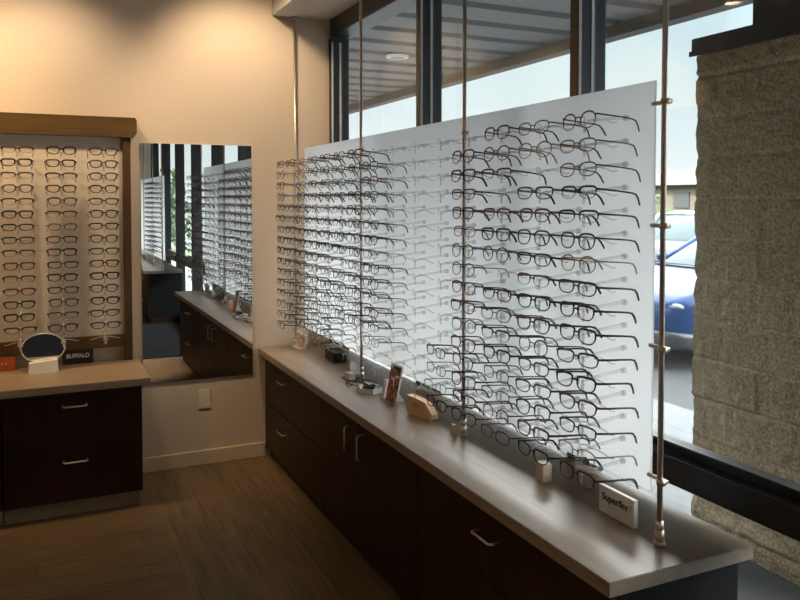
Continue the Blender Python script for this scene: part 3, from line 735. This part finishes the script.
# ------------------------------------------------------------------ outside
GZ = -.14
tag(MB().box(1.84, 4.87, -14, 16, GZ - .2, GZ).build('sidewalk', M['concrete']), 'pale concrete sidewalk outside the window under the canopy', 'sidewalk', None, 'structure')
tag(MB().box(4.87, 90, -60, 90, GZ - .25, GZ - .02).build('parking_lot', M['asphalt']), 'dark asphalt parking lot beyond the sidewalk', 'parking lot', None, 'structure')
tag(MB().box(1.84, 4.86, -70, -14, GZ - .2, GZ - .01).build('lawn', M['grass']), 'green lawn beyond the sidewalk, seen in the mirror', 'lawn', None, 'structure')
cp = thing('canopy', 'metal canopy with corrugated soffit over the sidewalk outside the windows', 'canopy', (3.4, 2, 3.1)); cp['kind'] = 'structure'
prof = []; y = -9.0
while y < 13:
    prof += [(y, 3.27), (y + .06, 3.20), (y + .50, 3.215), (y + .515, 3.27)]; y += .56
MB().prism([(-9.0, 3.34)] + prof + [(y, 3.34)], 0, 1.95, 4.82).build('corrugated_soffit', M['canopy'], cp)
MB().box(4.80, 4.95, -9, 13.3, 3.095, 3.40).build('edge_beam', M['beam'], cp)
MB().box(1.90, 1.95, -9, 13.3, 2.74, 3.40).build('wall_fascia', M['bronze'], cp)
lt = thing('soffit_light', 'round recessed light in the canopy soffit outside the left window', 'ceiling light', (3.65, 7.86, 3.20))
MB().cyl((3.65, 7.86, 3.203), (3.65, 7.86, 3.180), .13, .12, 28).build('trim_ring', M['glint_trim'], lt)
MB().cyl((3.65, 7.86, 3.181), (3.65, 7.86, 3.176), .085, .08, 24).build('lamp_lens', M['canopyglow'], lt)

# split-face block pier: courses of .205 m with rough faces
pr = thing('block_pier', 'tan split-face concrete block pier outside the right-hand window', 'pillar', (3.3, 1.9, GZ)); pr['kind'] = 'structure'
XPI, YA, YE = 3.09, 2.10, 2.985
def pier():
    b = MB(); st = .0215
    ny = int((YE - YA) / st); nz = int((2.34 - GZ) / st); nx = 16
    path = [(XPI, YA + (YE - YA) * k / ny, (-1, 0)) for k in range(ny + 1)] + [(XPI + .38 * k / nx, YE, (0, 1)) for k in range(1, nx + 1)]
    V = []
    H = .2075
    for j in range(nz + 1):
        z = GZ + (2.34 - GZ) * j / nz
        c = (2.34 - z) / H + .48; ci = math.floor(c); fz = abs((c - ci) - .5) * 2
        row = []
        for k, (x, y, nrm) in enumerate(path):
            u = (YE - y if nrm[0] else x - XPI) + (.2 if ci % 2 else 0)
            fu = abs(((u / .41) % 1) - .5) * 2
            edge = max(0, (fz - .86) / .14)
            d = (.014 if k > ny - 4 else .007) * noise.noise(Vector((x * 9, y * 9, z * 9))) + .008 * noise.noise(Vector((x * 24, y * 24, z * 24))) + .009 * noise.noise(Vector((ci * 3.7, math.floor(u / .41) * 5.1, .3)))
            d = d * (1 - .6 * min(1, edge)) - .010 * min(1, edge)
            corner = k == ny
            n2 = (-.7, .7) if corner else nrm
            row.append(b.b.verts.new((x + n2[0] * d, y + n2[1] * d, z)))
        V.append(row)
    for j in range(nz):
        for k in range(len(path) - 1): b.b.faces.new((V[j][k], V[j][k + 1], V[j + 1][k + 1], V[j + 1][k]))
    me = b.build('block_face', M['block'], pr)
    MB().box(XPI + .03, XPI + .40, YA, YE - .03, GZ, 2.335).build('block_core', M['mortar'], pr)
pier()
MB().box(XPI - .035, XPI + .43, YA, YE + .008, 2.345, 2.425, .004).box(XPI - .045, XPI - .032, YA, YE + .012, 2.335, 2.36).build('coping', M['coping'], pr)
MB().box(XPI, XPI + .35, 2.2, 2.645, 2.425, 3.12).build('steel_post', M['coping'], pr)

# ------------------------------------------------------------------ cars, building, shrubs outside
def car(name, label, paint, loc, rz, rear=False, tall=1.0, group=None):
    """lofted car, nose at local x=0 pointing -x, 4.5 m long; origin under the nose centre"""
    c = thing(name, label, 'car', loc, rz, group)
    def add(nm, b, m, par=None, sm=True):
        o = bpy.data.objects.new(nm, b.mesh(nm, m, sm, (0, 0, 0))); COL.objects.link(o); o.parent = par or c; return o
    def sect(x, w, z0, z1, r=.12, n=5):
        pts = []
        for (cy, cz, a0) in ((w - r, z1 - r, 0), (-(w - r), z1 - r, 90), (-(w - .06), z0 + .06, 180), (w - .06, z0 + .06, 270)):
            rr = r if a0 < 180 else .06
            for k in range(n): a = R(a0 + 90 * k / (n - 1)); pts.append((x, cy + rr * math.cos(a), cz + rr * math.sin(a)))
        return pts
    body = [(0, .62, .26, .58), (.06, .74, .20, .68), (.25, .84, .18, .76), (.7, .89, .18, .84), (1.35, .90, .18, .95), (1.5, .90, .18, .97), (3.5, .90, .18, .99), (4.2, .87, .2, .98), (4.42, .80, .24, .92), (4.5, .70, .30, .78)]
    add('body', MB().loft([sect(x, w, a, b_ * tall) for x, w, a, b_ in body]), paint)
    cab = [(1.25, .82, .90, .93), (1.9, .74, .90, 1.27), (2.25, .68, .9, 1.41), (2.9, .66, .9, 1.45), (3.5, .66, .9, 1.40), (4.15, .74, .9, 1.0)]
    if rear: cab = [(1.25, .82, .9, .93), (1.95, .72, .9, 1.32), (2.4, .68, .9, 1.47), (3.6, .68, .9, 1.5), (4.05, .68, .9, 1.44), (4.35, .76, .9, 1.0)]
    add('windows', MB().loft([sect(x, w, a, max(b_ * tall, a + .03), .1) for x, w, a, b_ in cab]), M['carglass'])
    rf = [(x, w - .02, b_ * tall - .05, b_ * tall + .012) for x, w, a, b_ in cab[2:5]]
    add('roof', MB().loft([sect(x, w, a, b_, .05) for x, w, a, b_ in rf]), paint)
    for s in (-1, 1):
        b = MB().tube([(1.28, s * .80, .92 * tall), (1.9, s * .71, 1.26 * tall), (2.28, s * .655, 1.40 * tall)] if not rear else [(1.28, s * .80, .92 * tall), (1.95, s * .70, 1.31 * tall), (2.4, s * .66, 1.46 * tall)], .035, .035)
        b.tube([(cab[-2][0], s * .655, cab[-2][3] * tall), (cab[-1][0], s * .72, 1.0 * tall)], .045, .045); add('roof_pillar', b, paint)
        add('mirror', MB().ball((1.55, s * .98, 1.0 * tall), .1, (.7, 1, .65)), paint)
        add('headlamp', MB().ball((.13, s * .62, .63 * tall), .1, (.9, 1.7, .55)), M['headlamp'])
        add('tail_lamp', MB().box(4.38, 4.49, s * .45 if s > 0 else -.76, .76 if s > 0 else s * .45, .74 * tall, .86 * tall, .02), M['taillamp'])
        for xw in (.85, 3.6):
            w = add('wheel', MB().cyl((xw, s * .70, .33), (xw, s * .915, .33), .33, None, 28), M['tyre'])
            add('rim', MB().cyl((xw, s * .90, .33), (xw, s * .925, .33), .21, .19, 20), M['headlamp'], w)
    b = MB()
    for k in range(4): b.box(-.02 + .008 * k, .07, -.5, .5, .30 + k * .065, .335 + k * .065, .005)
    add('grille', b, M['cardark'])
    add('windscreen_cowl', MB().box(1.20, 1.32, -.78, .78, .925 * tall, .952 * tall, .01), M['cardark'])
    add('bumper', MB().loft([sect(-.03, .60, .22, .36, .05), sect(.02, .78, .18, .38, .05), sect(.35, .905, .17, .36, .05)]), M['cardark'])
    return c
car('parked_car', 'dark blue car parked nose-in at the sidewalk, glimpsed beside the block pier', M['bluecar'], (5.85, 6.70, GZ), 0)
car('parked_car', 'white car showing its rear and red tail lamp behind the blue car', M['whitecar'], (15.6, 11.45, GZ - .02), R(180), True, 1.02)
car('parked_car', 'silver car parked far across the lot behind the white car', M['silvercar'], (27, 25.0, GZ - .02), R(35), True, 1.)
car('parked_car', 'pale far parked car in front of the tan-roofed building', M['whitecar'], (32, 33.5, GZ - .02), R(140), True, 1.)
bd = thing('building', 'pale yellow building with a tan hipped roof far across the parking lot', 'building', (52, 52, GZ))
MB().box(45, 60, 34, 60, GZ, 2.75).build('wall', M['stucco'], bd)
MB().loft([[(44.2, 33.2, 2.75), (60.8, 33.2, 2.75), (60.8, 60.8, 2.75), (44.2, 60.8, 2.75)], [(52.0, 44, 4.5), (53, 44, 4.5), (53, 48.6, 4.5), (52.0, 48.6, 4.5)]]).build('roof', M['rooftile'], bd)
for k in range(6):
    w = MB().box(44.9, 45.02, 36 + k * 4, 37.6 + k * 4, 1.0, 2.2).build('window', M['windowdark'], bd)
def shrub(label, loc, rx, rz_, seed, name='shrub'):
    s = thing(name, label, 'shrub', loc, 0, None); rr = random.Random(seed)
    b = MB(); x, y, z = loc
    for k in range(420):
        a = rr.uniform(0, 6.283); h = rr.random(); q = rx * math.sqrt(rr.random()) * (1 - .5 * h * h)
        p = Vector((x + q * math.cos(a), y + q * math.sin(a), z + .12 * rz_ + h * rz_ * .88)); e = rx * .13
        d1 = Vector((rr.uniform(-1, 1), rr.uniform(-1, 1), rr.uniform(-1, 1))).normalized() * e; d2 = d1.orthogonal().normalized() * e * .55
        b.b.faces.new([b.b.verts.new(p + v) for v in (-d1, d2, d1, -d2)])
    b.build('foliage', M['leaf'], s)
    MB().cyl((x, y, z), (x, y, z + rz_ * .5), rx * .06, rx * .03, 8).build('stem', M['bark'], s)
shrub('green shrub in front of the far tan-roofed building', (40.5, 43.4, GZ - .02), 1.5, 2.2, 1)
shrub('green shrub on the lawn seen in the mirror, nearest', (3.2, -15.2, GZ - .01), 1.0, 2.2, 2)
shrub('green shrub on the lawn seen in the mirror, farther back', (4.0, -19.5, GZ - .01), 1.2, 2.8, 3)
shrub('green shrub on the lawn seen in the mirror, farthest', (2.7, -23.5, GZ - .01), 1.1, 3.0, 4)

# ------------------------------------------------------------------ light, sky, camera
wo = bpy.data.worlds.new('sky'); S.world = wo; wo.use_nodes = True; nt = wo.node_tree; nt.nodes.clear()
out = nt.nodes.new('ShaderNodeOutputWorld'); bg = nt.nodes.new('ShaderNodeBackground'); tc = nt.nodes.new('ShaderNodeTexCoord'); sp = nt.nodes.new('ShaderNodeSeparateXYZ')
rp = nt.nodes.new('ShaderNodeValToRGB'); e = rp.color_ramp.elements
e[0].position = .0; e[0].color = (.066, .068, .068, 1); e[1].position = 1.; e[1].color = (.85, .93, 1., 1)
k = e.new(.12); k.color = (.049, .057, .059, 1); k = e.new(.24); k.color = (.043, .0545, .058, 1); k = e.new(.33); k.color = (1., .985, .955, 1)
L(nt, tc.outputs['Generated'], sp.inputs[0]); L(nt, sp.outputs['Z'], rp.inputs['Fac']); L(nt, rp.outputs[0], bg.inputs['Color']); bg.inputs['Strength'].default_value = 19.
L(nt, bg.outputs[0], out.inputs['Surface'])
sl = bpy.data.lights.new('sun', 'SUN'); sl.energy = 9.; sl.angle = R(.6); sl.color = (1., .95, .86); so = bpy.data.objects.new('sun', sl); COL.objects.link(so)
so.rotation_euler = Vector((.72, .25, -.72)).to_track_quat('-Z', 'Y').to_euler(); so.location = (-8, -3, 12)

cam = bpy.data.cameras.new('camera'); cam.sensor_width = 36; cam.lens = 773 / 800 * 36; cam.shift_y = -.09126; cam.clip_start = .05; cam.clip_end = 400
co = bpy.data.objects.new('camera', cam); COL.objects.link(co); co.location = (0, 0, 1.6); co.rotation_euler = (R(88), 0, R(-25.1)); S.camera = co
S.view_settings.view_transform = 'Standard'; S.view_settings.look = 'None'; S.view_settings.gamma = 1; S.view_settings.use_curve_mapping = False; S.view_settings.exposure = 0.
S.cycles.transparent_max_bounces = 24; S.cycles.max_bounces = 12
